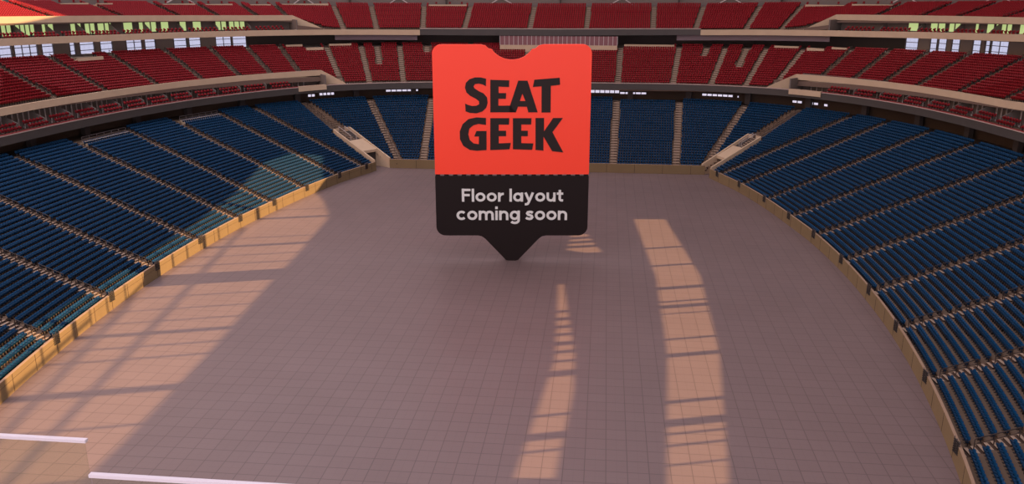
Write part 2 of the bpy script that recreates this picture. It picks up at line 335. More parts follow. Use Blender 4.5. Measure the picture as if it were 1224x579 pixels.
def seat_meshes(col, pan):
    b = MB()                                                        # curved shell of the backrest
    N = 6
    for side, off in ((0, 0.0), (1, -.035)):
        for j, (z, w_, y0) in enumerate(((.40, .42, -.165), (.55, .47, -.185), (.74, .47, -.225), (.86, .40, -.25))):
            for i in range(N + 1):
                u = i / N * 2 - 1; b.v.append((u * w_ / 2, y0 + .045 * u * u + off, z - (.03 * u * u if j == 3 else 0)))
    st = 4 * (N + 1); mi_ = b.mi(col)
    for j in range(3):
        for i in range(N):
            q = j * (N + 1) + i; b.f.append((q, q + N + 1, q + N + 2, q + 1)); b.m.append(mi_); b.f.append((st + q, st + q + 1, st + q + N + 2, st + q + N + 1)); b.m.append(mi_)
    for i in range(N):
        b.f.append((i, i + 1, st + i + 1, st + i)); b.m.append(mi_); q = 3 * (N + 1) + i; b.f.append((q + 1, q, st + q, st + q + 1)); b.m.append(mi_)
    for j in range(3):
        q = j * (N + 1); b.f.append((q, st + q, st + q + N + 1, q + N + 1)); b.m.append(mi_); q += N; b.f.append((q, q + N + 1, st + q + N + 1, st + q)); b.m.append(mi_)
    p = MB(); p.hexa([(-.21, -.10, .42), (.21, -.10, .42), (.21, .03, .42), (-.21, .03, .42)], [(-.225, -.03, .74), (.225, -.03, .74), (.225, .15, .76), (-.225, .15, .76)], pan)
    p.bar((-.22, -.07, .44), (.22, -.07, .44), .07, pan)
    s = MB(); s.box((0, -.16, .22), (.07, .10, .44), 'seat_iron'); s.box((0, -.13, .015), (.16, .26, .03), 'seat_iron'); s.bar((-.25, -.15, .42), (.25, -.15, .42), .05, 'seat_iron')
    arms = []
    for q in (-.25, .25): a = MB(); a.box((q, -.02, .62), (.045, .30, .035), 'seat_iron'); a.box((q, -.12, .52), (.04, .05, .20), 'seat_iron'); arms.append(a)
    return [('backrest', b.mesh('backrest')), ('seat_pan', p.mesh('seat_pan')), ('pedestal', s.mesh('pedestal'))] + [('armrest', q.mesh('armrest')) for q in arms]
ALL = {'blue': [], 'red': []}       # x, y, z, angle, phrase, row, nth
def place_rows(col, posf, a0, a1, hwf, n, zf, phrase, r0=0, skip=None, depth_t=.62, inset_fn=None, clip=None):
    """seats of one block between two stairs; a runs along the row, t up the slope"""
    for i in range(r0, n):
        t = (i + depth_t) / n; A = np.linspace(a0, a1, 25); P = np.array([posf(a, t) for a in A]); L = np.r_[0, np.cumsum(np.hypot(*np.diff(P, axis=0).T))]
        h0, h1 = hwf(t); usable = L[-1] - h0 - h1
        if usable < .5: continue
        k = int(usable / .52); pad = (usable - k * .52) / 2; z = zf(None, i)
        for j in range(k):
            s = h0 + pad + (j + .5) * .52; a = float(np.interp(s, L, A))
            if clip and not clip(a, i): continue
            if skip and skip(a, t, i): continue
            x, y = posf(a, t); q = posf(a, t - .02); dx, dy = q[0] - x, q[1] - y
            zz = zf(a, i)
            if not in_view((x, y, zz + .5)): continue
            ALL[col].append((x, y, zz, math.atan2(-dx, dy), phrase, i + 1, j + 1 if j < k / 2 else k - j, 0 if j < k / 2 else 1))
def terrace_rows(m, posf, a0, a1, n, zf, sub, clip=None, matn='terrace_concrete', r0=0, base=None):
    A = np.linspace(a0, a1, sub + 1)
    for i in range(r0, n):
        t0, t1 = i / n, (i + 1) / n
        for b, c in zip(A, A[1:]):
            if clip and not clip((b + c) / 2, i): continue
            zb0, zc0 = zf(b, i), zf(c, i); p0, p1, p2, p3 = posf(b, t0), posf(c, t0), posf(c, t1), posf(b, t1)
            m.face([(*p0, zb0), (*p1, zc0), (*p2, zc0), (*p3, zb0)], matn)
            zd0, zd1 = (zf(b, i - 1), zf(c, i - 1)) if i > 0 else (zb0 - .5, zc0 - .5)
            m.face([(*p0, zd0), (*p1, zd1), (*p1, zc0), (*p0, zb0)], matn)
def stair(name_label, posf, a, wdt, n, zf, r0=0, rails=True, gate=None, t_stop=0.0, cat='stairs', group=None, rail_mat='rail_dark', stripe=False):
    """steps up one aisle: two per row, light treads and dark risers; rails and a gate are its parts"""
    x0, y0 = posf(a, r0 / n); root = empty('aisle_stairs', (x0, y0, zf(a, r0)))
    tag(root, name_label, cat, group)
    m = MB(); inv = (x0, y0, zf(a, r0)); hw = wdt / 2
    def frame(t):
        p = Vector(posf(a, t)); q = Vector(posf(a, t + .02)); d = (q - p).normalized(); return p, d, Vector((d.y, -d.x))
    for i in range(r0, n):
        for h in (0, 1):
            ta, tb = (i + h * .5) / n, (i + h * .5 + .5) / n
            if ta < t_stop: continue
            z = zf(a, i) + (h * .5) * (zf(a, min(i + 1, n - 1)) - zf(a, i)) + .02; p, d, sd_ = frame(ta); q, d2, s2 = frame(tb); lo = z - .35
            A_ = [p - sd_ * hw, p + sd_ * hw, q + s2 * hw, q - s2 * hw]; A_ = [(v.x - inv[0], v.y - inv[1]) for v in A_]
            k = len(m.v); m.v += [(*v, lo - inv[2]) for v in A_] + [(*v, z - inv[2]) for v in A_]
            li, di = m.mi('step_light'), m.mi('step_dark')
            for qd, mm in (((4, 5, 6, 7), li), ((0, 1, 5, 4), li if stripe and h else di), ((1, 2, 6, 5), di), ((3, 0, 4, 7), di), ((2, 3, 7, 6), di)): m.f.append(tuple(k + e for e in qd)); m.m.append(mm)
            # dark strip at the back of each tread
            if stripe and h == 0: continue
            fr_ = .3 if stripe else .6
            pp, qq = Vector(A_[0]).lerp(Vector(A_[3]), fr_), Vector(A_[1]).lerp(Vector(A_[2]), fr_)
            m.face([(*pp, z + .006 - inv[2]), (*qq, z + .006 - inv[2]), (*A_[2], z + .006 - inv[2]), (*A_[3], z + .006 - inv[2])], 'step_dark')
    m.build('steps', root)
    if rails:
        i = max(r0 + 1, int(t_stop * n) + 1)
        while i + 3 < n:
            r = MB(); pts = []
            for j in (i, i + 1.5, i + 3.4):
                p = Vector(posf(a, j / n)); z = zf(a, int(j)) + (j - int(j)) * .3; pts.append((p.x - inv[0], p.y - inv[1], z - inv[2]))
                r.bar(pts[-1], (pts[-1][0], pts[-1][1], pts[-1][2] + .95), .06, rail_mat)
            for b, c in zip(pts, pts[1:]):
                r.bar((b[0], b[1], b[2] + .95), (c[0], c[1], c[2] + .95), .065, rail_mat); r.bar((b[0], b[1], b[2] + .5), (c[0], c[1], c[2] + .5), .04, rail_mat)
            r.build('handrail', root); i += 5
    if gate is not None:
        p = Vector(posf(a, 0)); q = Vector(posf(a, .03)); d = (q - p).normalized(); s_ = Vector((d.y, -d.x)); g = MB()
        def L_(v, z): return (v.x - inv[0], v.y - inv[1], z - inv[2])
        o = p - d * .36
        for k in range(6):
            zz = 1.1 + k * .2; g.bar(L_(o - s_ * .45, zz), L_(o + s_ * .45, zz), .12, 'grille')
        for e in (-.45, 0, .45): g.bar(L_(o + s_ * e, 1.0), L_(o + s_ * e, 2.35), .05, 'rail_steel')
        g.build('gate', root)
    return root

# ---- lower blue stand
NS, NE = 34, 27
def zs(a, i): return ZB0 + (ZB1 - ZB0) * i / (NS - 1)
def ze(a, i): return ZB0 + (ZB1 - ZB0) * i / (NE - 1)
NAIS = len(FRONT) - 1            # last knot is the edge of the corner tunnel
m = MB()
for sg in (-1, 1): terrace_rows(m, pos_side(sg), 0, NAIS, NS, zs, NAIS * 5)
terrace_rows(m, pos_end, 0, len(CF) - 1, NE, ze, (len(CF) - 1) * 5)
# concourse ledge behind the last row
for sg in (-1, 1):
    f = pos_side(sg); A = np.linspace(0, NAIS, NAIS * 5 + 1)
    for b, c in zip(A, A[1:]): m.face([(*f(b, 1), ZB1), (*f(c, 1), ZB1), (*f(c, 1.45), ZB1), (*f(b, 1.45), ZB1)], 'brown_wall')
A = np.linspace(0, len(CF) - 1, 41)
for b, c in zip(A, A[1:]): m.face([(*pos_end(b, 1), ZB1), (*pos_end(c, 1), ZB1), (*pos_end(c, 1.6), ZB1), (*pos_end(b, 1.6), ZB1)], 'brown_wall')
for sg in (-1, 1):                                                  # strip under the stair where side and end rows meet
    f = pos_side(sg); ea = 0 if sg < 0 else len(CF) - 1
    for i in range(int(NS * .45), int(NS * 1.3)):
        t0, t1 = i / NS, (i + 1) / NS; z = min(ZB1, zs(0, i)) - .04
        P = [f(NAIS, t0), f(NAIS, t1), pos_end(ea, t1), pos_end(ea, t0)]; m.hexa([(*p, z - 1.4) for p in P], [(*p, z + .12) for p in P], 'terrace_concrete')
    for i in range(int(NS * .45), int(NS * 1.3)):
        t0, t1 = i / NS, (i + 1) / NS; z = min(ZB1, zs(0, i)) - .75; eb = .5 if sg < 0 else len(CF) - 1.5
        P = [f(NAIS - .25, t0), f(NAIS - .25, t1), pos_end(eb, t1), pos_end(eb, t0)]; m.hexa([(*p, z - 1.0) for p in P], [(*p, z) for p in P], 'terrace_concrete')
tag(m.build('terrace_lower'), kind='structure')
PLATB = {(-1, 9): 1, (-1, 11): 1}
side_word = {-1: 'left', 1: 'right'}
TSP = 1.9
TV = .50                          # the tunnel reaches this far up its stair
for sg in (-1, 1):
    f = pos_side(sg)
    for k in range(NAIS):
        def hwf(t, k=k): return (.66 if k else .4, (.66 if k < NAIS - 1 else (.45 + t * TSP if t < TV else .8)))
        ph = '%s blue block from near corner, %s side' % (ORD[k - 1 if k > 1 else 1], side_word[sg])
        sk = (lambda a, t, i, lo=k: i >= NS - 2 and lo + .08 < a < lo + .92) if (sg, k) in ((-1, 8), (-1, 10)) else None
        place_rows('blue', f, k, k + 1, hwf, NS, zs, (k, sg), skip=sk)
def hwe(k):
    def f(t):
        l = .72; r = .72
        if k == 0: l = .5 + t * TSP if t < TV else .8
        if k == len(CF) - 2: r = .5 + t * TSP if t < TV else .8
        return l, r
    return f
for k in range(len(CF) - 1): place_rows('blue', pos_end, k, k + 1, hwe(k), NE, ze, (k, 0), skip=(lambda a, t, i: i >= NE - 1) if k == 5 else None)
# stairs through the blue seats
for sg in (-1, 1):
    f = pos_side(sg)
    for k in range(1, NAIS):
        if k < 3: continue
        far = NAIS - k
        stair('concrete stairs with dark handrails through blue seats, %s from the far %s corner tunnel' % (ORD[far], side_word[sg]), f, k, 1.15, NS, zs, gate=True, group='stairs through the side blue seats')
for k in range(1, len(CF) - 1):
    if k == len(CF) - 1: continue
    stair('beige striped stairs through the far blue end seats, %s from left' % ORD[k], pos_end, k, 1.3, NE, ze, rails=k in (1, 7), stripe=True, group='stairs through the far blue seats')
for sg in (-1, 1):
    stair('stairs climbing behind the roofed tunnel in the far %s corner' % side_word[sg], pos_side(sg), NAIS, 1.3, NS, lambda a, i: zs(a, i) + .16, rails=True, t_stop=TV + .02, group='stairs above the corner tunnels')

# ---- corner tunnels
def tunnel(sg):
    A0, B0 = Vector((33.4, 169.4)), Vector((52.4, 182.8)); A1, B1 = Vector((31.0 if sg < 0 else 32.6, 172.4)), Vector((52.0, 183.2))
    if sg > 0: A1 = Vector((32.0, 172.4))
    root = empty('tunnel_entrance', (sg * 33, 171, 0)); o = root.location
    tag(root, 'concrete roofed tunnel entrance cut into the blue seats at the far %s corner' % side_word[sg], 'tunnel entrance')
    def rz(t): return ZB0 + (ZB1 - ZB0) * t
    def L(p, z): return (sg * p.x - o.x, p.y - o.y, z - o.z)
    dd = ((B0 + B1) / 2 - (A0 + A1) / 2).normalized(); perp = Vector((dd.y, -dd.x))           # perp points to the side stand
    def E(side, t, inn=0.0): return (A0.lerp(B0, t) + perp * (t * TSP - inn)) if side == 0 else (A1.lerp(B1, t) - perp * (t * TSP - inn))
    for sd_ in (0, 1):
        m = MB(); n = perp * .17; N = 10
        for i in range(N):
            t0, t1 = i / N * TV, (i + 1) / N * TV; p, q = E(sd_, t0), E(sd_, t1); h0, h1 = rz(t0) + 1.05, rz(t1) + 1.05
            m.hexa([L(p - n, 0), L(p + n, 0), L(q + n, 0), L(q - n, 0)], [L(p - n, h0), L(p + n, h0), L(q + n, h1), L(q - n, h1)], 'cream_concrete')
        m.build('side_wall', root)
    m = MB(); pts = [E(0, .15), E(0, .33), E(1, .33), E(1, .15)]; hh = [rz(.15) + .95, rz(.33) + .75, rz(.33) + .75, rz(.15) + .95]
    m.hexa([L(p, h - .55) for p, h in zip(pts, hh)], [L(p, h) for p, h in zip(pts, hh)], 'cream_concrete'); m.build('roof_slab', root)
    for sd_ in (0, 1):
        m = MB(); a = E(sd_, TV); b = E(sd_, TV, 1.25); d = dd * .12
        m.hexa([L(a - d, rz(TV) - 1), L(a + d, rz(TV) - 1), L(b + d, rz(TV) - 1), L(b - d, rz(TV) - 1)], [L(a - d, rz(TV) + 1.05), L(a + d, rz(TV) + 1.05), L(b + d, rz(TV) + 1.05), L(b - d, rz(TV) + 1.05)], 'cream_concrete'); m.build('end_wall', root)
        m = MB(); N = 6
        for i in range(N):
            t0, t1 = .33 + (TV - .33) * i / N, .33 + (TV - .33) * (i + 1) / N; P_ = [E(sd_, t0, .17), E(sd_, t1, .17), E(sd_, t1, 1.45), E(sd_, t0, 1.45)]
            m.hexa([L(p, rz(t0) - .6) for p in P_], [L(p, rz(v) + .33) for p, v in zip(P_, (t0, t1, t1, t0))], 'soffit')  # raised dark plates stand in for the shade of the open wells
        m.build('well_shade', root)
    m = MB(); N = 14
    for i in range(N):
        t0, t1 = .33 + (TV - .33) * i / N, .33 + (TV - .33) * (i + 1) / N; P_ = [E(0, t0, 1.45), E(0, t1, 1.45), E(1, t1, 1.45), E(1, t0, 1.45)]
        m.hexa([L(p, rz(t0) - .6) for p in P_], [L(p, rz(t1) + .38) for p in P_], 'step_light' if i % 2 else 'step_dark')
    m.build('well_steps', root)
    m = MB()
    for sd_ in (0, 1):
        p, q = E(sd_, .35, 1.4), E(sd_, TV, 1.4); m.bar(L(p, rz(.35) + 1.4), L(q, rz(TV) + 1.4), .07, 'white_paint'); m.bar(L(q, rz(TV)), L(q, rz(TV) + 1.4), .07, 'white_paint'); m.bar(L(p, rz(.35) + .2), L(p, rz(.35) + 1.4), .07, 'white_paint')
    m.build('handrail', root)
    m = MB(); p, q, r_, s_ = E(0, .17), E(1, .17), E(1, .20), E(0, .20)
    m.hexa([L(v, 0) for v in (p, q, r_, s_)], [L(v, rz(.15) + .3) for v in (p, q, r_, s_)], 'soffit'); m.build('shade_panel', root)  # dark panel across the opening stands in for the darkness inside
tunnel(-1); tunnel(1)

# ---- back wall of the lower concourse, soffit
m = MB(); m.ring(path(-SMAX, SMAX, lambda s: 0), [(5.5, 11.2), (5.5, 14.0), (5.9, 14.0), (5.9, 11.2)], 'brown_wall'); tag(m.build('wall_lower_concourse'), kind='structure')
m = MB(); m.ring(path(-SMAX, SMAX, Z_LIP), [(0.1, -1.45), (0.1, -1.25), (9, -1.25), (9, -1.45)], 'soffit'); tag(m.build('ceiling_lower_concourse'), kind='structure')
for i, s in enumerate(np.arange(-114, 115, 12.0)):
    (x, y), (nx, ny) = lip(s)
    m = MB(); m.box((0, 0, 1.3), (.9, 1.2, 2.9), 'pillar_dark')
    c = m.build('column', None, (x + nx * 4.4, y + ny * 4.4, 11.3), math.atan2(ny, nx)); tag(c, kind='structure')
def strip_window(s0, s1, d, z0, z1, name, label, n, matn='glow_white', frame='pillar_dark', group=None, kind=None):
    root = empty(name, (*at((s0 + s1) / 2, d), z0)); tag(root, label, 'window', group, kind); o = root.location
    def L(s, dd, z): q = at(s, dd); return (q[0] - o.x, q[1] - o.y, z - o.z)
    S_ = np.linspace(s0, s1, n + 1)
    g = MB(); fr = MB()
    for a, b in zip(S_, S_[1:]):
        g.hexa([L(a, d, z0), L(b, d, z0), L(b, d + .08, z0), L(a, d + .08, z0)], [L(a, d, z1), L(b, d, z1), L(b, d + .08, z1), L(a, d + .08, z1)], matn)
    for a in S_: fr.hexa([L(a - .09, d - .08, z0 - .08), L(a + .09, d - .08, z0 - .08), L(a + .09, d + .05, z0 - .08), L(a - .09, d + .05, z0 - .08)], [L(a - .09, d - .08, z1 + .08), L(a + .09, d - .08, z1 + .08), L(a + .09, d + .05, z1 + .08), L(a - .09, d + .05, z1 + .08)], frame)
    for zz in (z0 - .06, z1 + .06):
        for a, b in zip(S_, S_[1:]): fr.bar(L(a, d - .03, zz), L(b, d - .03, zz), .1, frame)
    g.build('pane', root); fr.build('window_frame', root); return root
for i, (a, b, n, z0, h) in enumerate([(-51.5, -50.0, 2, 12.35, .5), (-49.2, -46.2, 4, 12.5, .5), (-35.8, -29.0, 6, 12.75, .38), (9.0, 15.5, 6, 12.7, .75), (15.6, 21.5, 5, 12.55, .38), (32.5, 38.8, 6, 12.65, .42), (39.6, 40.0, 1, 12.6, .35), (50.2, 52.2, 2, 12.45, .42), (53.5, 55.5, 2, 12.45, .42), (56.6, 57.5, 1, 12.4, .42)]):
    strip_window(a, b, 5.35, z0, z0 + h, 'concourse_window', 'lit strip window under the dark balcony edge, %s from the left' % ORD[i + 1], n, group='lit strip windows above the blue seats')

# ---- generic ring tiers for the red seats
def ring_pos(d0, d1):
    return lambda s, t: at(s, d0 + (d1 - d0) * t)
U_RISE = lambda s: float(np.interp(abs(s), (44, 52), (.29, .215)))
def ring_tier(name, d0, d1, n, zback, rise, aisles, sL, sR, side_r0, rampL, rampR, col, which, plats, blk, partial=()):
    pf = ring_pos(d0, d1)
    def zf(s, i):
        s = 0 if s is None else s; return zback(s) - (n - 1 - i) * rise(s)
    def clip(s, i):
        if s < rampL[0] or s > rampR[1]: return i >= side_r0
        if s < rampL[1]: return i >= side_r0 * (rampL[1] - s) / (rampL[1] - rampL[0])
        if s > rampR[0]: return i >= side_r0 * (s - rampR[0]) / (rampR[1] - rampR[0])
        return True
    m = MB(); terrace_rows(m, pf, -SMAX, SMAX, n, zf, 118, clip=clip); tag(m.build(name), kind='structure')
    E = [-SMAX] + aisles + [SMAX]
    def skip(s, t, i):
        for a, b, r in plats:
            if a < s < b and i >= n - r: return True
        for sp, r in partial:
            if abs(s - sp) < .72 and i >= r: return True
        return False
    for k in range(len(E) - 1):
        place_rows(col, pf, E[k], E[k + 1], lambda t: (.56, .56), n, zf, (k, which), skip=skip, clip=clip)
    for k, s in enumerate(aisles):
        side = s < rampL[0] or s > rampR[1]
        stair('%s stairs through the %s, %s from the left' % ('narrow concrete' if side else 'pale striped', blk, ORD[k + 1]), pf, s, 1.05, n, zf, r0=side_r0 if side else 0, rails=side, stripe=not side, group='stairs through the ' + blk)
    for k, (sp, r) in enumerate(partial):
        stair('short pale stairs in the top rows of the %s, %s from the left' % (blk, ORD[k + 1]), pf, sp, 1.05, n, zf, r0=r, rails=False, group='short stairs at the top of the ' + blk, stripe=True)
    return pf, zf
mid_aisles = [-108, -96.5, -84.5, -74, -65.7, -59, -53, -45.5, -39.5, -32.2, -19, -5.5, 15.2, 27, 35, 42.2, 48, 55.7, 62.5, 69, 76.5, 86.5, 98, 109]
PM = [(-92.8, -87.5, 3), (-52.0, -49.3, 1), (-49.0, -46.2, 3), (-45.0, -41.2, 1), (-11.8, 14.4, 3), (16, 26.2, 1), (43.5, 47.3, 1), (48.8, 51.5, 2), (52.5, 55, 1)]
midf, midz = ring_tier('terrace_middle', .5, 16.0, 19, lambda s: Z_MB(s) - .55, lambda s: .385, mid_aisles, -SMAX, SMAX, 4, (-49.2, -44.8), (47, 51.7), 'red', 'mid', PM, 'middle red tier', ((-36.6, 8), (-27.4, 14), (31.6, 13), (38.9, 8)))
up_aisles = [-103, -92, -79, -69, -62.5, -55.5, -50.5, -42.5, -36.5, -28, -20.2, -5.2, 7.5, 22.2, 29.5, 38.5, 44.5, 57.5, 65, 71, 79, 90, 101]
PU = [(-84.2, -79.8, 3), (-78.5, -76, 3), (-68.0, -63.2, 3), (-61.5, -57, 3), (-54.2, -51.2, 3), (-49.5, -43.3, 2), (-27.3, -21.0, 2), (45.1, 50, 3), (51.0, 56.8, 3)]
upf, upz = ring_tier('terrace_upper', 14.4, 30.0, 18, lambda s: Z_UB(s) - .5, U_RISE, up_aisles, -SMAX, SMAX, 4, (-50.2, -45.9), (48, 52), 'red', 'up', PU, 'upper red tier')

# ---- balcony fascias
mat('fill_glow', (0.8, 0.8, 0.8), 0.5, emit=((1.0, 0.88, 0.74), 5.0))  # glow of the added fill strips
mat('ledge', (0.18, 0.12, 0.09), 0.8)
def fascia(name, s0, s1, zf, prof, matn, step=2.0):
    m = MB(); m.ring(path(s0, s1, zf, step), prof, matn); return tag(m.build(name), kind='structure')
def slab(name, s0, s1, zf, d0, d1, th, matn): return fascia(name, s0, s1, zf, [(d0, -th), (d0, 0), (d1, 0), (d1, -th)], matn)
fascia('trim_1', -SMAX, SMAX, Z_LIP, [(-.12, -1.45), (-.12, -.22), (.14, -.22), (.14, -1.45)], 'dark_fascia')
fascia('trim_2', -SMAX, SMAX, Z_LIP, [(-.16, -.16), (-.16, .0), (.18, .0), (.18, -.16)], 'rail_cream')
mat('box_red', (0.28, 0.02, 0.025), 0.6)
for a, b in ((-SMAX, -50), (53, SMAX)): fascia('trim_3', a, b, Z_LIP, [(-.10, .0), (-.10, .12), (.12, .12), (.12, .0)], 'box_red')
for a, b in ((-SMAX, -49.2), (51.7, SMAX)): fascia('trim_4', a, b, Z_F1, [(2.7, -1.12), (2.7, .0), (3.05, .0), (3.05, -1.12)], 'cream_concrete')
for a, b, zA, zB in ((-49.2, -44.8, lambda s: Z_F1(s), lambda s: Z_LIP(s)), (51.7, 47.0, lambda s: Z_F1(s), lambda s: Z_LIP(s))):
    m = MB(); N = 8; prev = None                                     # sloping concrete cheek where the box level begins
    for i in range(N + 1):
        u = i / N; s = a + (b - a) * u; d = 2.7 * (1 - u); z1 = zA(s) * (1 - u) + (zB(s) + .1) * u; z0 = (Z_LIP(s) - .2) ; z0 = max(z0, z1 - 3.2)
        r = [(*at(s, d), z0), (*at(s, d + .35), z0), (*at(s, d + .35), z1), (*at(s, d), z1)]
        if prev: m.hexa([prev[0], prev[1], r[1], r[0]], [prev[3], prev[2], r[2], r[3]], 'cream_concrete')
        prev = r
    tag(m.build('trim_5'), kind='structure')
for a, b in ((-55.5, -49.2), (52.0, 59.2)):
    fascia('trim_6', a, b, Z_LIP, [(-.35, -.95), (-.35, .12), (.2, .12), (.2, -.95)], 'cream_concrete')
# ledges closing the gap between each parapet and its first row; end walls of the box levels
slab('floor_ledge', -49.2, 51.7, lambda s: Z_MB(s) - .55 - 18 * .385 - .02, 0.05, 1.4, 1.2, 'ledge')
for a, b in ((-SMAX, -44.8), (47.0, SMAX)): slab('floor_ledge', a, b, lambda s: Z_MB(s) - .55 - 14 * .385 - .02, 2.75, 4.4, 1.0, 'ledge')
for a, b in ((-SMAX, -45.5), (47.5, SMAX)): slab('floor_ledge', a, b, lambda s: Z_UB(s) - .5 - 13 * U_RISE(s) - .02, 16.95, 18.6, .4, 'ledge')
slab('floor_ledge', -50.2, 52.0, lambda s: Z_UB(s) - .5 - 17 * U_RISE(s) - .02, 13.95, 15.4, .8, 'ledge')
for s_, zf_, d0_, d1_, h_ in ((-49.3, Z_LIP, -.1, 5.3, 2.4), (52.0, Z_LIP, -.1, 5.3, 2.4), (-50.2, Z_F2, 14, 19.3, 2.4), (52.1, Z_F2, 14, 19.3, 2.4)):
    (x, y), (nx, ny) = lip(s_); m = MB(); m.bar((x + nx * d0_, y + ny * d0_, zf_(s_) + h_ / 2 - .6), (x + nx * d1_, y + ny * d1_, zf_(s_) + h_ / 2 - .6), .3, 'grey_wall', h_ + .6); tag(m.build('wall_box_end'), kind='structure')
# upper balcony
fascia('trim_7', -28.5, 30.5, Z_F2B, [(13.9, 0), (13.9, 1.45), (14.3, 1.45), (14.3, 0)], 'dark_fascia')
fascia('trim_8', -28.5, 30.5, Z_F2, [(13.85, -.16), (13.85, .02), (14.35, .02), (14.35, -.16)], 'rail_cream')
for a, b in ((-SMAX, -28.5), (30.5, SMAX)): fascia('trim_9', a, b, Z_F2B, [(13.8, -.05), (13.8, 1.15), (14.25, 1.15), (14.25, -.05)], 'cream_concrete')
for a, b in ((-SMAX, -50.2), (52, SMAX)): fascia('trim_10', a, b, Z_F3, [(16.9, -1.15), (16.9, 0), (17.25, 0), (17.25, -1.15)], 'cream_concrete')
for a, b in ((-50.2, -45.9), (52, 48.0)):
    m = MB(); N = 8; prev = None
    for i in range(N + 1):
        u = i / N; s = a + (b - a) * u; d = 16.9 + (13.9 - 16.9) * u; z1 = Z_F3(s) * (1 - u) + (Z_F2(s)) * u; z0 = Z_F2B(s)
        r = [(*at(s, d), z0), (*at(s, d + .4), z0), (*at(s, d + .4), z1), (*at(s, d), z1)]
        if prev: m.hexa([prev[0], prev[1], r[1], r[0]], [prev[3], prev[2], r[2], r[3]], 'cream_concrete')
        prev = r
    tag(m.build('trim_11'), kind='structure')
# ceilings, floors and back walls of box levels and the middle concourse
for a, b in ((-SMAX, -49.4), (51.9, SMAX)):
    slab('floor_box_level', a, b, lambda s: Z_LIP(s) - .75, 0.1, 5.5, .3, 'terrace_concrete')
    slab('ceiling_box_level', a, b, lambda s: Z_F1(s) - .75, 3.05, 5.6, .15, 'grey_wall')
    fascia('wall_box_level', a, b, Z_LIP, [(5.0, -1.0), (5.0, 2.8), (5.3, 2.8), (5.3, -1.0)], 'grey_wall')
    slab('floor_upper_box_level', a, b, lambda s: Z_F2(s) - .75, 14.1, 20, .3, 'terrace_concrete')
    slab('ceiling_upper_box_level', a, b, lambda s: Z_F3(s) - 1.0, 17.1, 20, .15, 'grey_wall')
    fascia('wall_upper_box_level', a, b, Z_F2, [(19.0, -1.0), (19.0, 2.6), (19.3, 2.6), (19.3, -1.0)], 'grey_wall')
slab('floor_middle_concourse', -SMAX, SMAX, lambda s: Z_MB(s) - .55, 15.9, 25, .3, 'concourse_wall')
slab('ceiling_middle_concourse', -SMAX, SMAX, lambda s: Z_F2B(s) + .34, 14.3, 30.5, .25, 'concourse_wall')
# added fill light strips that brighten the concourse and box levels
def fill_strip(a, b, zf, d, label, wd=.25):
    root = empty('fill_light_strip', (*at((a + b) / 2, d), zf((a + b) / 2))); tag(root, label, 'light', 'added fill strips under the balcony ceilings'); o = root.location
    for nm, matn, h0, h1, ww in (('strip_backing', 'grey_wall', -.05, 0, wd + .06), ('glow_strip', 'fill_glow', -.09, -.05, wd)):
        m = MB(); SS = np.linspace(a, b, max(2, int((b - a) / 3) + 1))
        for u, v in zip(SS, SS[1:]):
            P = [at(u, d - ww), at(v, d - ww), at(v, d + ww), at(u, d + ww)]; P = [(q[0] - o.x, q[1] - o.y) for q in P]; zu = zf(u) - o.z
            m.hexa([(*q, zu + h0) for q in P], [(*q, zu + h1) for q in P], matn)
        m.build(nm, root)
for a, b, wd_ in ((-120, -52, 'left'), (54, 120, 'right')):
    fill_strip(a, b, lambda s: Z_F2B(s) + .10, 16.5, 'long added fill light strip under the middle concourse ceiling on the %s side' % wd_)
    fill_strip(a, b, lambda s: Z_F1(s) - .89, 3.4, 'long added fill light strip under the lower box ceiling on the %s side' % wd_, .12)
# middle concourse back wall with open bays
OPEN = [(-98.8, -96.5), (-96.0, -91.8), (-91.0, -88.8), (-85.8, -84.8), (-84.0, -81.5), (-80.5, -78.5), (-76.2, -73.5), (-73.0, -71.2), (-68.2, -66.2), (-65.8, -64.0), (-61.5, -58.8), (-58.5, -56.2),
        (61.0, 63.0), (64.8, 65.8), (66.0, 67.2), (68.0, 69.2), (71.2, 72.5), (73.2, 74.0), (74.2, 77.0), (80, 84), (86, 90)]
cuts = [-SMAX] + [v for p in OPEN for v in p] + [SMAX]
for i in range(0, len(cuts), 2):
    a, b = cuts[i], cuts[i + 1]
    fascia('wall_middle_concourse', a, b, Z_MB, [(24, -1), (24, 4.2), (24.3, 4.2), (24.3, -1)], 'concourse_wall' if abs((a + b) / 2) > 30 else 'pillar_dark', 1.0)
for i, (a, b) in enumerate(OPEN):
    root = empty('window_%d' % (i + 1), (*at((a + b) / 2, 24), Z_MB(a))); tag(root, kind='structure'); o = root.location; m = MB()
    for s in list(np.linspace(a, b, max(2, int((b - a) / 1.3) + 1))):
        q = at(s, 24.0); m.bar((q[0] - o.x, q[1] - o.y, -.6), (q[0] - o.x, q[1] - o.y, 3.6), .14, 'rail_steel')
    p, q = at(a, 23.9), at(b, 23.9)
    for z in (.15, 1.25): m.bar((p[0] - o.x, p[1] - o.y, z), (q[0] - o.x, q[1] - o.y, z), .12, 'rail_steel')
    m.build('window_frame', root); m = MB(); SS = np.linspace(a, b, 4)
    for u, v in zip(SS, SS[1:]):
        P = [at(u, 24.1), at(v, 24.1), at(v, 24.13), at(u, 24.13)]; P = [(q[0] - o.x, q[1] - o.y) for q in P]; m.hexa([(*q, -.5) for q in P], [(*q, 3.8) for q in P], 'tinted_glass')
    m.build('glass_pane', root)
# lavender glazed panels and dark voids in the far concourse
for i, (a, b) in enumerate(((-44, -37), (-37, -29), (26.5, 34.5), (34.5, 42.5), (42.5, 52))):
    fascia('partition', a, b, Z_F2B, [(15.0, -1.25), (15.0, 0), (15.15, 0), (15.15, -1.25)], 'lavender_panel')
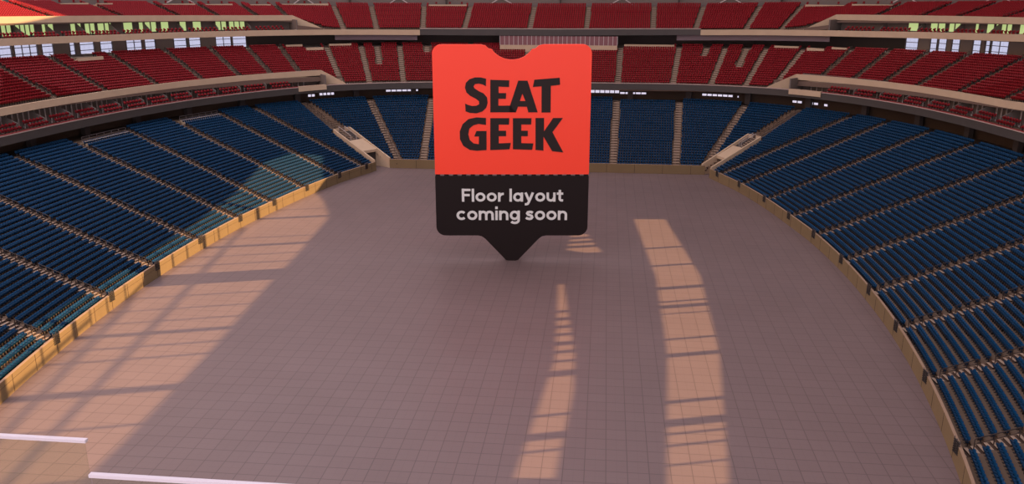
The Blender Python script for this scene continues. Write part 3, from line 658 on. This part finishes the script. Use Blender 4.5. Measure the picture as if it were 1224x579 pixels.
# club wall with white bars in the centre of the far end
root = empty('glazed_club_wall', (*at(1.3, 14.6), Z_MB(0))); tag(root, 'row of white uprights over a cream wall behind the top of the orange sign', 'glazed screen'); o = root.location
m = MB(); S_ = np.linspace(-11.8, 14.4, 27); zb = -.75
for a, b in zip(S_, S_[1:]):
    P = [at(a, 13.4), at(b, 13.4), at(b, 13.8), at(a, 13.8)]; P = [(p[0] - o.x, p[1] - o.y) for p in P]; m.hexa([(*p, zb - .8) for p in P], [(*p, zb + .72) for p in P], 'cream_concrete')
m.build('base_wall', root); m = MB()
for a in S_: p = at(a, 13.6); m.bar((p[0] - o.x, p[1] - o.y, zb + .7), (p[0] - o.x, p[1] - o.y, 2.05), .13, 'white_paint')
m.build('upright', root); m = MB()
for a, b in zip(S_, S_[1:]):
    P = [at(a, 14.1), at(b, 14.1), at(b, 14.16), at(a, 14.16)]; P = [(p[0] - o.x, p[1] - o.y) for p in P]; m.hexa([(*p, zb) for p in P], [(*p, 2.0) for p in P], 'club_pink') if 'club_pink' in MATS else None
mat('club_pink', (0.30, 0.13, 0.14), 0.5); m = MB()
for a, b in zip(S_, S_[1:]):
    P = [at(a, 14.1), at(b, 14.1), at(b, 14.16), at(a, 14.16)]; P = [(p[0] - o.x, p[1] - o.y) for p in P]; m.hexa([(*p, zb) for p in P], [(*p, 2.0) for p in P], 'club_pink')
m.build('back_panel', root)

# ---- box level partitions, their seats and the green lit panes
def box_level(sg_rng, zf, d_seats, d_div, spacing, which, z_seat, ztop, stepz):
    a0, a1 = sg_rng; n = int(abs(a1 - a0) / spacing)
    for k in range(n):
        s0, s1 = a0 + (a1 - a0) * k / n, a0 + (a1 - a0) * (k + 1) / n
        lo, hi = min(s0, s1), max(s0, s1)
        for r, d in enumerate(d_seats):
            cnt = int((hi - lo - .9) / .72)
            for j in range(cnt):
                s = lo + .6 + j * .72 + (hi - lo - 1.2 - (cnt - 1) * .72) / 2; (x, y), (nx, ny) = lip(s); x += nx * d; y += ny * d; zz = zf(s) + z_seat + r * stepz
                if in_view((x, y, zz + .4)): ALL['red'].append((x, y, zz, math.atan2(nx, -ny), (k, which), r + 1, j + 1 if j < cnt / 2 else cnt - j, 0 if j < cnt / 2 else 1))
        (x, y), (nx, ny) = lip(s1)
        if not in_view((x + nx * d_div[0], y + ny * d_div[0], zf(s1) + 1), 60): continue
        m = MB(); p = (nx * (d_div[1] - d_div[0]), ny * (d_div[1] - d_div[0])); h0, h1 = z_seat, ztop
        t = Vector((-ny, nx)) * .07
        m.hexa([(-t.x, -t.y, h0), (t.x, t.y, h0), (p[0] + t.x, p[1] + t.y, h0), (p[0] - t.x, p[1] - t.y, h0)], [(-t.x, -t.y, h0 + 1.0), (t.x, t.y, h0 + 1.0), (p[0] + t.x, p[1] + t.y, h1), (p[0] - t.x, p[1] - t.y, h1)], 'grey_wall')
        c = m.build('partition', None, (x + nx * d_div[0], y + ny * d_div[0], zf(s1))); tag(c, kind='structure')
LV1 = (('box1L', (-56, -SMAX)), ('box1R', (59, SMAX)))
for w_, rg in LV1: box_level(rg, Z_LIP, (.75, 1.65), (1.9, 5.0), 5.6, w_, -.18, 2.3, .50)
LV2 = (('box2L', (-51.5, -SMAX)), ('box2R', (53.5, SMAX)))
for w_, rg in LV2: box_level(rg, Z_F2, (15.0, 15.9), (16.6, 19.0), 6.0, w_, -.45, 2.2, .40)
# pale uprights on the lower box back wall
for a, b, nm in ((-SMAX + 2, -52, 'left'), (54, SMAX - 2, 'right')):
    root = empty('box_screen', (*at((a + b) / 2, 4.7), 15)); tag(root, 'long row of pale uprights behind the red box seats along the %s balcony' % nm, 'glazed screen'); o = root.location; m = MB()
    for s in np.arange(a, b, 1.15):
        p = at(s, 4.7); z = Z_LIP(s); m.bar((p[0] - o.x, p[1] - o.y, z - .7 - o.z), (p[0] - o.x, p[1] - o.y, z + 2.6 - o.z), .16, 'white_paint')
    m.build('upright', root)
GREEN = [(-108, -104), (-102.2, -100.2), (-99.5, -95.8), (-94.5, -92.2), (-89.0, -86.8), (-86.2, -84.2), (-83.8, -81.2), (-79.2, -77.5), (-76.5, -73.2), (-72.5, -71.0), (-69.2, -68.0), (-67.0, -65.5), (-63.2, -61.2), (-60.8, -57.8), (63.5, 65.2), (67.0, 69.5), (70.0, 72.0), (74.5, 75.2), (76.5, 77.8), (78.0, 80.8), (82, 86)]
for i, (a, b) in enumerate(GREEN):
    nm = ('left', i + 1) if a < 0 else ('right', i - 13)
    strip_window(a, b, 18.85, Z_F2((a + b) / 2) + .1, Z_F2((a + b) / 2) + 2.0, 'suite_window', 'pale green lit window behind upper red box seats, %s from %s on the %s side' % (ORD[nm[1]], 'near end' if a < 0 else 'far end', nm[0]), max(1, int((b - a) / .9)), 'glow_green', 'grey_wall', group='pale green suite windows')

# ---- accessible platforms cut into the tiers
def platform(pf, zf, n, r, a, b, label, chairs=True, ht=.75, railn=False, colr='red', posd=True, zlift=.0):
    t0 = (n - r) / n; c = (a + b) / 2; q = pf(c, t0); z = zf(c, n - r)
    root = empty('viewing_platform', (*q, z)); tag(root, label, 'platform'); o = root.location; m = MB(); N = max(2, int(abs(b - a) / 1.5) if posd else 6); S_ = np.linspace(a, b, N + 1)
    for u, v in zip(S_, S_[1:]):
        P = [pf(u, t0), pf(v, t0), pf(v, 1.0), pf(u, 1.0)]; P = [(p[0] - o.x, p[1] - o.y) for p in P]
        m.hexa([(*p, -.35) for p in P], [(*p, ht - .12) for p in P], 'cream_concrete')
    m.build('deck', root); m = MB()
    for u, v in zip(S_, S_[1:]):
        e = .012; P = [pf(u, t0 - e), pf(v, t0 - e), pf(v, t0 + e), pf(u, t0 + e)]; P = [(p[0] - o.x, p[1] - o.y) for p in P]
        m.hexa([(*p, -.3) for p in P], [(*p, ht + .2) for p in P], 'cream_concrete')
    m.build('parapet', root)
    if railn:
        m = MB()
        for u in S_: p = pf(u, t0 + .01); m.bar((p[0] - o.x, p[1] - o.y, ht), (p[0] - o.x, p[1] - o.y, ht + .9), .07, 'rail_steel')
        for u, v in zip(S_, S_[1:]):
            p, q2 = pf(u, t0 + .01), pf(v, t0 + .01)
            for h in (.5, .9): m.bar((p[0] - o.x, p[1] - o.y, ht + h), (q2[0] - o.x, q2[1] - o.y, ht + h), .06, 'rail_steel')
        m.build('handrail', root)
    return root, z
for i, (a, b, r) in enumerate(PM):
    if i == 4: continue
    platform(midf, midz, 19, r, a, b, 'cream concrete viewing ledge at the top of the middle red tier, %s from the left' % ORD[i + 1], ht=.7 if r > 1 else .55)
for i, (a, b, r) in enumerate(PU): platform(upf, upz, 18, r, a, b, 'cream concrete viewing ledge at the top of the upper red tier, %s from the left' % ORD[i + 1], ht=.55)
platform(pos_side(-1), zs, NS, 2, 8.08, 8.92, 'railed concrete platform at the top of the left blue seats, nearer one', ht=.25, railn=True, posd=False)
platform(pos_side(-1), zs, NS, 2, 10.08, 10.92, 'railed concrete platform at the top of the left blue seats, farther one', ht=.25, railn=True, posd=False)
# loose dark chairs standing on the ledges behind the upper tier
chair_me = None
def loose_chair():
    m = MB(); m.box((0, 0, .45), (.46, .44, .06), 'red_pan'); m.box((0, -.2, .72), (.46, .05, .46), 'red_pan')
    m2 = MB()
    for a in (-.2, .2):
        for b in (-.18, .18): m2.bar((a, b, 0), (a, b, .45), .04, 'seat_iron')
    return m.mesh('chair_seat'), m2.mesh('chair_legs')
cs_me, cl_me = loose_chair(); cn = 0
for pi, (a, b, r) in enumerate(PU):
    cnt = max(1, int((b - a) / 1.7))
    for j in range(cnt):
        s = a + (b - a) * (j + .5) / cnt; t = (18 - .9) / 18; x, y = upf(s, t); z = upz(s, 18 - r) + .43; (_, _), (nx, ny) = lip(s)
        root = empty('platform_chair', (x, y, z), math.atan2(nx, -ny)); tag(root, 'dark red chair on the %s cream upper ledge from left, %s along it' % (ORD[pi + 1], ORD[j + 1]), 'chair', 'loose chairs on the upper ledges')
        link_mesh('chair_seat', cs_me, root); link_mesh('chair_legs', cl_me, root)
# ---- wall above the upper tier, trusses and posts
fascia('wall_upper', -SMAX, 44, Z_UB, [(32.5, -1.2), (32.5, 4.2), (32.9, 4.2), (32.9, -1.2)], 'grey_wall')
fascia('wall_upper', 44, SMAX, Z_UB, [(32.5, -1.2), (32.5, 2.0), (32.9, 2.0), (32.9, -1.2)], 'grey_wall')
slab('floor_upper_concourse', -SMAX, SMAX, lambda s: Z_UB(s) - .5, 29.9, 32.6, .3, 'grey_wall')
for i, (a, b) in enumerate(((-33.5, -30.0), (-15.8, -10.0), (12.0, 17.5), (31.2, 35.5), (-90, -85), (-66, -62), (-47.5, -45), (55, 59), (68, 72))):
    c = (a + b) / 2; p = at(c, 31.8); root = empty('roof_truss', (*p, Z_UB(c))); tag(root, 'white steel truss foot on the wall above the upper tier, %s of its kind' % ORD[i + 1] if False else 'white splayed steel brace above the upper red seats, %s' % ['left of centre', 'just left of the sign axis', 'just right of the sign axis', 'right of centre', 'near the left edge', 'over the left side', 'at the left corner', 'at the right corner', 'over the right side'][i], 'truss'); o = root.location
    ap = (0, 0, .95); ta = at(a, 31.8); tb = at(b, 31.8)
    for q in (ta, tb):
        m = MB(); m.bar((q[0] - o.x, q[1] - o.y, -.1), (0, 0, 1.6), .22, 'white_paint'); m.build('strut', root)
    m = MB(); m.bar((0, 0, 1.5), (0, 0, 9), .3, 'white_paint'); m.build('hanger', root)
for i, s in enumerate((-39.8, -24.8, 0.8, 26.0, 41.2)):
    p = at(s, 31.5); m = MB(); m.bar((0, 0, -1), (0, 0, 8), .45, 'rail_dark'); c = m.build('column', None, (*p, Z_UB(s))); tag(c, kind='structure')

# ------------------------------------------------------------------ the 300 nearest seats of each colour, the rest in bulk
def phrase(s):
    k, wch = s[4]; row = ORD[s[5]]; nth = ORD[s[6]]
    if wch in (-1, 1): return nth, row, '%s block from %s tunnel' % (ORD[NAIS - k], side_word[wch])
    if wch == 0: return nth, row, '%s far block' % ORD[k + 1]
    if wch == 'mid': return nth, row, 'middle tier block %s from left' % ORD[k + 1]
    if wch == 'up': return nth, row, 'upper tier block %s from left' % ORD[k + 1]
    return nth, row, '%s box of %s %s balcony' % (ORD[k + 1], 'lower' if '1' in wch else 'upper', 'left' if wch.endswith('L') else 'right')
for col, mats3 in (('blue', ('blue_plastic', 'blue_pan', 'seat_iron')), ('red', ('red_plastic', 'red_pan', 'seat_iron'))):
    L_ = ALL[col]
    near = sorted(range(len(L_)), key=lambda i: (0 if in_view((L_[i][0], L_[i][1], L_[i][2] + .5), -3) else 1, (L_[i][0] - CAM[0]) ** 2 + (L_[i][1] - CAM[1]) ** 2 + (L_[i][2] - CAM[2]) ** 2))[:300]
    ns = set(near); parts = seat_meshes(mats3[0], mats3[1])
    for i in near:
        s = L_[i]; nth, row, ph = phrase(s); root = empty('stadium_seat' if col == 'blue' else 'balcony_seat', (s[0], s[1], s[2]), s[3])
        end = 'near' if (s[7] == 0) == (s[4][1] in (-1, 1, 'mid', 'up')) else 'far'
        end = ('near' if s[7] == 0 else 'far') if s[4][1] in (-1, 1) else (('left' if s[7] == 0 else 'right'))
        tag(root, '%s seat, %s from %s end, %s row, %s' % (col, nth, end, row, ph), 'seat', '%s folding seats nearest the camera' % col)
        for nm, me in parts: link_mesh(nm, me, root)
    bulk_seats(col + '_seats', [s for i, s in enumerate(L_) if i not in ns], mats3, 'rows of %s folding stadium seats filling the %s' % (col, 'lower stand' if col == 'blue' else 'balconies'), 'seats')
print('SEATS', len(ALL['blue']), len(ALL['red']))

# ------------------------------------------------------------------ the sign on the floor
root = empty('pin_sign', (.42, 113.04, 0), YAW)
tag(root, 'giant orange and black ticket-shaped pin sign standing on the arena floor', 'sign')
M_sign = Matrix(((1, 0, 0, 0), (0, 0, -1, 0), (0, 1, 0, 0), (0, 0, 0, 1)))   # x, height -> x, z
def arc(cx, cy, r, a0, a1, n=8): return [(cx + r * math.cos(R(a0 + (a1 - a0) * i / n)), cy + r * math.sin(R(a0 + (a1 - a0) * i / n))) for i in range(n + 1)]
HW, TOP, MID = 10.22, 28.93, 12.05
top = [(-HW, MID)] + [(HW, MID)] + arc(HW - 1.15, TOP - 1.15, 1.15, 0, 90)
top += [(4.0, TOP), (3.45, TOP - .12), (3.0, TOP - .5)] + arc(0, 30.15, 3.15, -35, -145, 14)[0:] + [(-3.0, TOP - .5), (-3.45, TOP - .12), (-4.0, TOP)] + arc(-HW + 1.15, TOP - 1.15, 1.15, 90, 180)
up = link_mesh('upper_panel', poly_with_holes('upper_panel', top, [], 'orange_sign', .55, M_sign), root)
low = [(-HW, MID - .28)]
bot = [(-HW, MID - .28), (-HW, 3.58 + 1.25)] + arc(-HW + 1.25, 3.58 + 1.25, 1.25, 180, 270) + [(-4.6, 3.58), (-4.05, 3.45), (-3.6, 3.1), (-.85, .12), (-.45, 0), (.45, 0), (.85, .12), (3.6, 3.1), (4.05, 3.45), (4.6, 3.58)] + arc(HW - 1.25, 3.58 + 1.25, 1.25, 270, 360) + [(HW, MID - .28)]
lo = link_mesh('lower_panel', poly_with_holes('lower_panel', bot, [], 'black_sign', .55, M_sign), root)
tag(up, 'orange upper panel with black lettering'); tag(lo, 'black lower panel with white lettering')
for i in range(18):
    x = -HW + .35 + i * (2 * HW - .7) / 17
    b = poly_with_holes('perforation_tab', arc(x, MID - .17, .30, 0, 180, 6) + [(x - .30, MID - .35), (x + .30, MID - .35)], [], 'black_sign', .5, M_sign); link_mesh('perforation_tab', b, lo)
GL = {
'S':[(-3.33,24.61),(-4.02,24.78),(-4.76,24.78),(-5.46,24.56),(-5.95,24.08),(-6.07,23.47),(-5.89,22.86),(-5.39,22.41),(-4.7,22.07),(-4.29,21.74),(-4.26,21.36),(-4.62,21.14),(-5.19,21.1),(-5.69,21.25),(-6.07,21.42),(-6.04,20.42),(-5.48,20.22),(-4.63,20.16),(-3.88,20.39),(-3.36,20.86),(-3.15,21.51),(-3.24,22.22),(-3.67,22.73),(-4.32,23.04),(-4.84,23.38),(-4.97,23.65),(-4.77,23.93),(-4.31,24.0),(-3.79,23.89),(-3.36,23.65)],
'E':[(-2.79,24.48),(-0.35,24.41),(-0.37,23.56),(-1.73,23.6),(-1.73,22.78),(-0.76,22.78),(-0.78,22.04),(-1.76,22.05),(-1.76,21.14),(-0.16,21.17),(0.5,20.29),(-2.82,20.29)],
'A':[(0.81,24.37),(2.0,24.37),(3.35,20.29),(2.12,20.29),(1.93,21.02),(0.78,21.02),(0.5,20.29),(-0.35,20.29),(-0.35,20.9)],
'T':[(2.88,24.48),(6.14,24.74),(6.21,23.84),(5.02,23.71),(5.02,20.27),(3.85,20.27),(3.82,23.65),(2.7,23.56)],
'G':[(-3.39,19.55),(-4.64,19.63),(-5.68,19.4),(-6.45,18.74),(-6.84,17.79),(-6.82,16.74),(-6.4,15.87),(-5.55,15.33),(-4.59,15.23),(-3.35,15.33),(-3.33,17.84),(-4.66,17.84),(-4.95,17.12),(-4.34,17.12),(-4.36,16.1),(-5.06,16.2),(-5.53,16.64),(-5.73,17.41),(-5.57,18.17),(-5.03,18.61),(-4.36,18.78),(-3.4,18.64)],
'E2':[(-2.83,19.53),(-0.35,19.53),(-0.39,18.68),(-1.73,18.7),(-1.74,17.88),(-0.77,17.88),(-0.77,17.16),(-1.74,17.16),(-1.74,16.2),(-0.16,16.27),(-0.32,15.43),(-2.86,15.31)],
'E3':[(0.12,19.53),(2.54,19.53),(2.51,18.7),(1.22,18.7),(1.22,17.88),(2.08,17.88),(2.08,17.16),(1.22,17.16),(1.23,16.24),(2.81,16.2),(2.66,15.35),(0.12,15.43)],
'K':[(3.07,19.55),(4.18,19.55),(4.2,17.79),(5.37,19.55),(6.64,19.55),(5.3,17.69),(6.77,15.0),(5.3,15.16),(4.13,17.12),(4.15,15.25),(3.1,15.33)]}
Msl = Matrix.Translation((0, -.30, 0)) @ M_sign
for k, pts in GL.items():
    hs = [[(1.34, 22.73), (1.02, 21.76), (1.74, 21.76)]] if k == 'A' else []
    link_mesh('lettering', poly_with_holes('lettering', pts, hs, 'black_letter', .06, Msl), up)
W_ = .245
def g_arc(cx, cy, rx, ry, a0, a1, n=14): return [(cx + rx * math.cos(R(a0 + (a1 - a0) * i / n)), cy + ry * math.sin(R(a0 + (a1 - a0) * i / n))) for i in range(n + 1)]
GLY = {'l': (.28, [[(.14, 0), (.14, 1.42)]]), 'i': (.28, [[(.14, 0), (.14, 1.0)], [(.14, 1.17), (.14, 1.44)]]), 'o': (1.02, [g_arc(.51, .5, .375, .37, 0, 360, 24)]),
 'F': (.90, [[(.15, 0), (.15, 1.42)], [(.15, 1.285), (.90, 1.285)], [(.15, .72), (.82, .72)]]), 'r': (.64, [[(.14, 0), (.14, 1.0)], g_arc(.56, .42, .42, .44, 178, 85, 8)]),
 'a': (1.02, [g_arc(.49, .5, .355, .37, 0, 360, 24), [(.88, 0), (.88, 1.0)]]), 'y': (.98, [[(.12, 1.0), (.50, .06)], [(.86, 1.0), (.45, -.05), (.34, -.24), (.20, -.29), (.06, -.28)]]),
 'u': (.94, [[(.14, 1.0), (.14, .46)] + g_arc(.45, .44, .31, .31, 180, 360, 10), [(.80, 0), (.80, 1.0)]]), 't': (.66, [[(.30, 1.28), (.30, .36)] + g_arc(.50, .34, .20, .21, 180, 285, 6) + [(.64, .14)], [(.0, .88), (.64, .88)]]),
 'c': (.94, [g_arc(.51, .5, .375, .37, 42, 318, 18)]), 'm': (1.52, [[(.14, 0), (.14, 1.0)], [(.14, .5)] + g_arc(.45, .58, .30, .29, 180, 0, 10) + [(.76, 0)], [(.76, .5)] + g_arc(1.07, .58, .30, .29, 180, 0, 10) + [(1.38, 0)]]),
 'n': (.94, [[(.14, 0), (.14, 1.0)], [(.14, .5)] + g_arc(.47, .55, .33, .32, 180, 0, 12) + [(.80, 0)]]), 'g': (1.02, [g_arc(.49, .5, .355, .37, 0, 360, 24), [(.88, 1.0), (.88, -.04)] + g_arc(.50, -.03, .38, .27, 0, -150, 10)]),
 's': (.84, [[(.74, .76), (.62, .85), (.44, .875), (.26, .83), (.20, .72), (.27, .60), (.45, .53), (.63, .45), (.69, .30), (.60, .17), (.42, .125), (.22, .16), (.09, .26)]]), ' ': (.30, [])}
def text_line(txt, x0, x1, base, xh):
    tot = sum(GLY[c][0] for c in txt) + .10 * (len(txt) - 1); kx = (x1 - x0) / tot; cx = x0; st = 0
    for ch in txt:
        m = MB()
        wd, strokes = GLY[ch]
        for pl in strokes:
            st += 1; yb, yf = -.29, -.33 - .004 * (st % 5); P = [Vector(p) for p in pl]; n = len(P); loop = (P[0] - P[-1]).length < 1e-4; Lp, Rp = [], []
            for i, p in enumerate(P):
                a = P[i - 1] if i > 0 else (P[-2] if loop else p); b = P[i + 1] if i < n - 1 else (P[1] if loop else p)
                t = (b - a).normalized(); u1 = (p - a).normalized() if (p - a).length > 1e-6 else t; f = max(.6, abs(t.dot(u1))); nn = Vector((-t.y, t.x)) * (W_ / 2 / f); Lp.append(p + nn); Rp.append(p - nn)
            X = lambda v, y: (cx + v.x * kx, y, base + v.y * xh)
            for i in range(n - 1): m.hexa([X(Rp[i], yb), X(Rp[i + 1], yb), X(Lp[i + 1], yb), X(Lp[i], yb)], [X(Rp[i], yf), X(Rp[i + 1], yf), X(Lp[i + 1], yf), X(Lp[i], yf)], 'white_letter')
        cx += (wd + .10) * kx
        if strokes: m.build('lettering', lo)
text_line('Floor layout', -6.75, 6.88, 8.32, 1.25)
text_line('coming soon', -7.48, 7.45, 5.76, 1.31)

# ------------------------------------------------------------------ glass balustrades on the deck in front of the camera
m = MB(); m.box((7, 5.4, 31.2), (14, 3.0, .3), 'cream_concrete'); tag(m.build('floor_viewing_deck'), kind='structure')
for nm, x0, x1, y in (('higher one at bottom left corner', 5.6, 7.80, 6.50), ('lower one at the bottom edge', 8.15, 11.0, 5.97)):
    root = empty('glass_balustrade', ((x0 + x1) / 2, y, 31.35)); tag(root, 'clear glass balustrade with white top rail, %s' % nm, 'balustrade', 'glass balustrades at the front of the deck'); h = (x1 - x0) / 2
    m = MB(); m.box((0, 0, .56), (2 * h - .04, .015, 1.12), 'clear_glass'); m.build('glass_pane', root)
    m = MB(); m.box((0, 0, 1.135), (2 * h, .045, .028), 'white_rail') if 'white_rail' in MATS else None
    if 'white_rail' not in MATS: mat('white_rail', (0.80, 0.74, 0.80), 0.35)
    m = MB(); m.box((0, 0, 1.135), (2 * h, .045, .028), 'white_rail'); m.build('top_rail', root)
    m = MB(); m.box((0, 0, .04), (2 * h, .06, .08), 'rail_steel'); m.build('base_shoe', root)
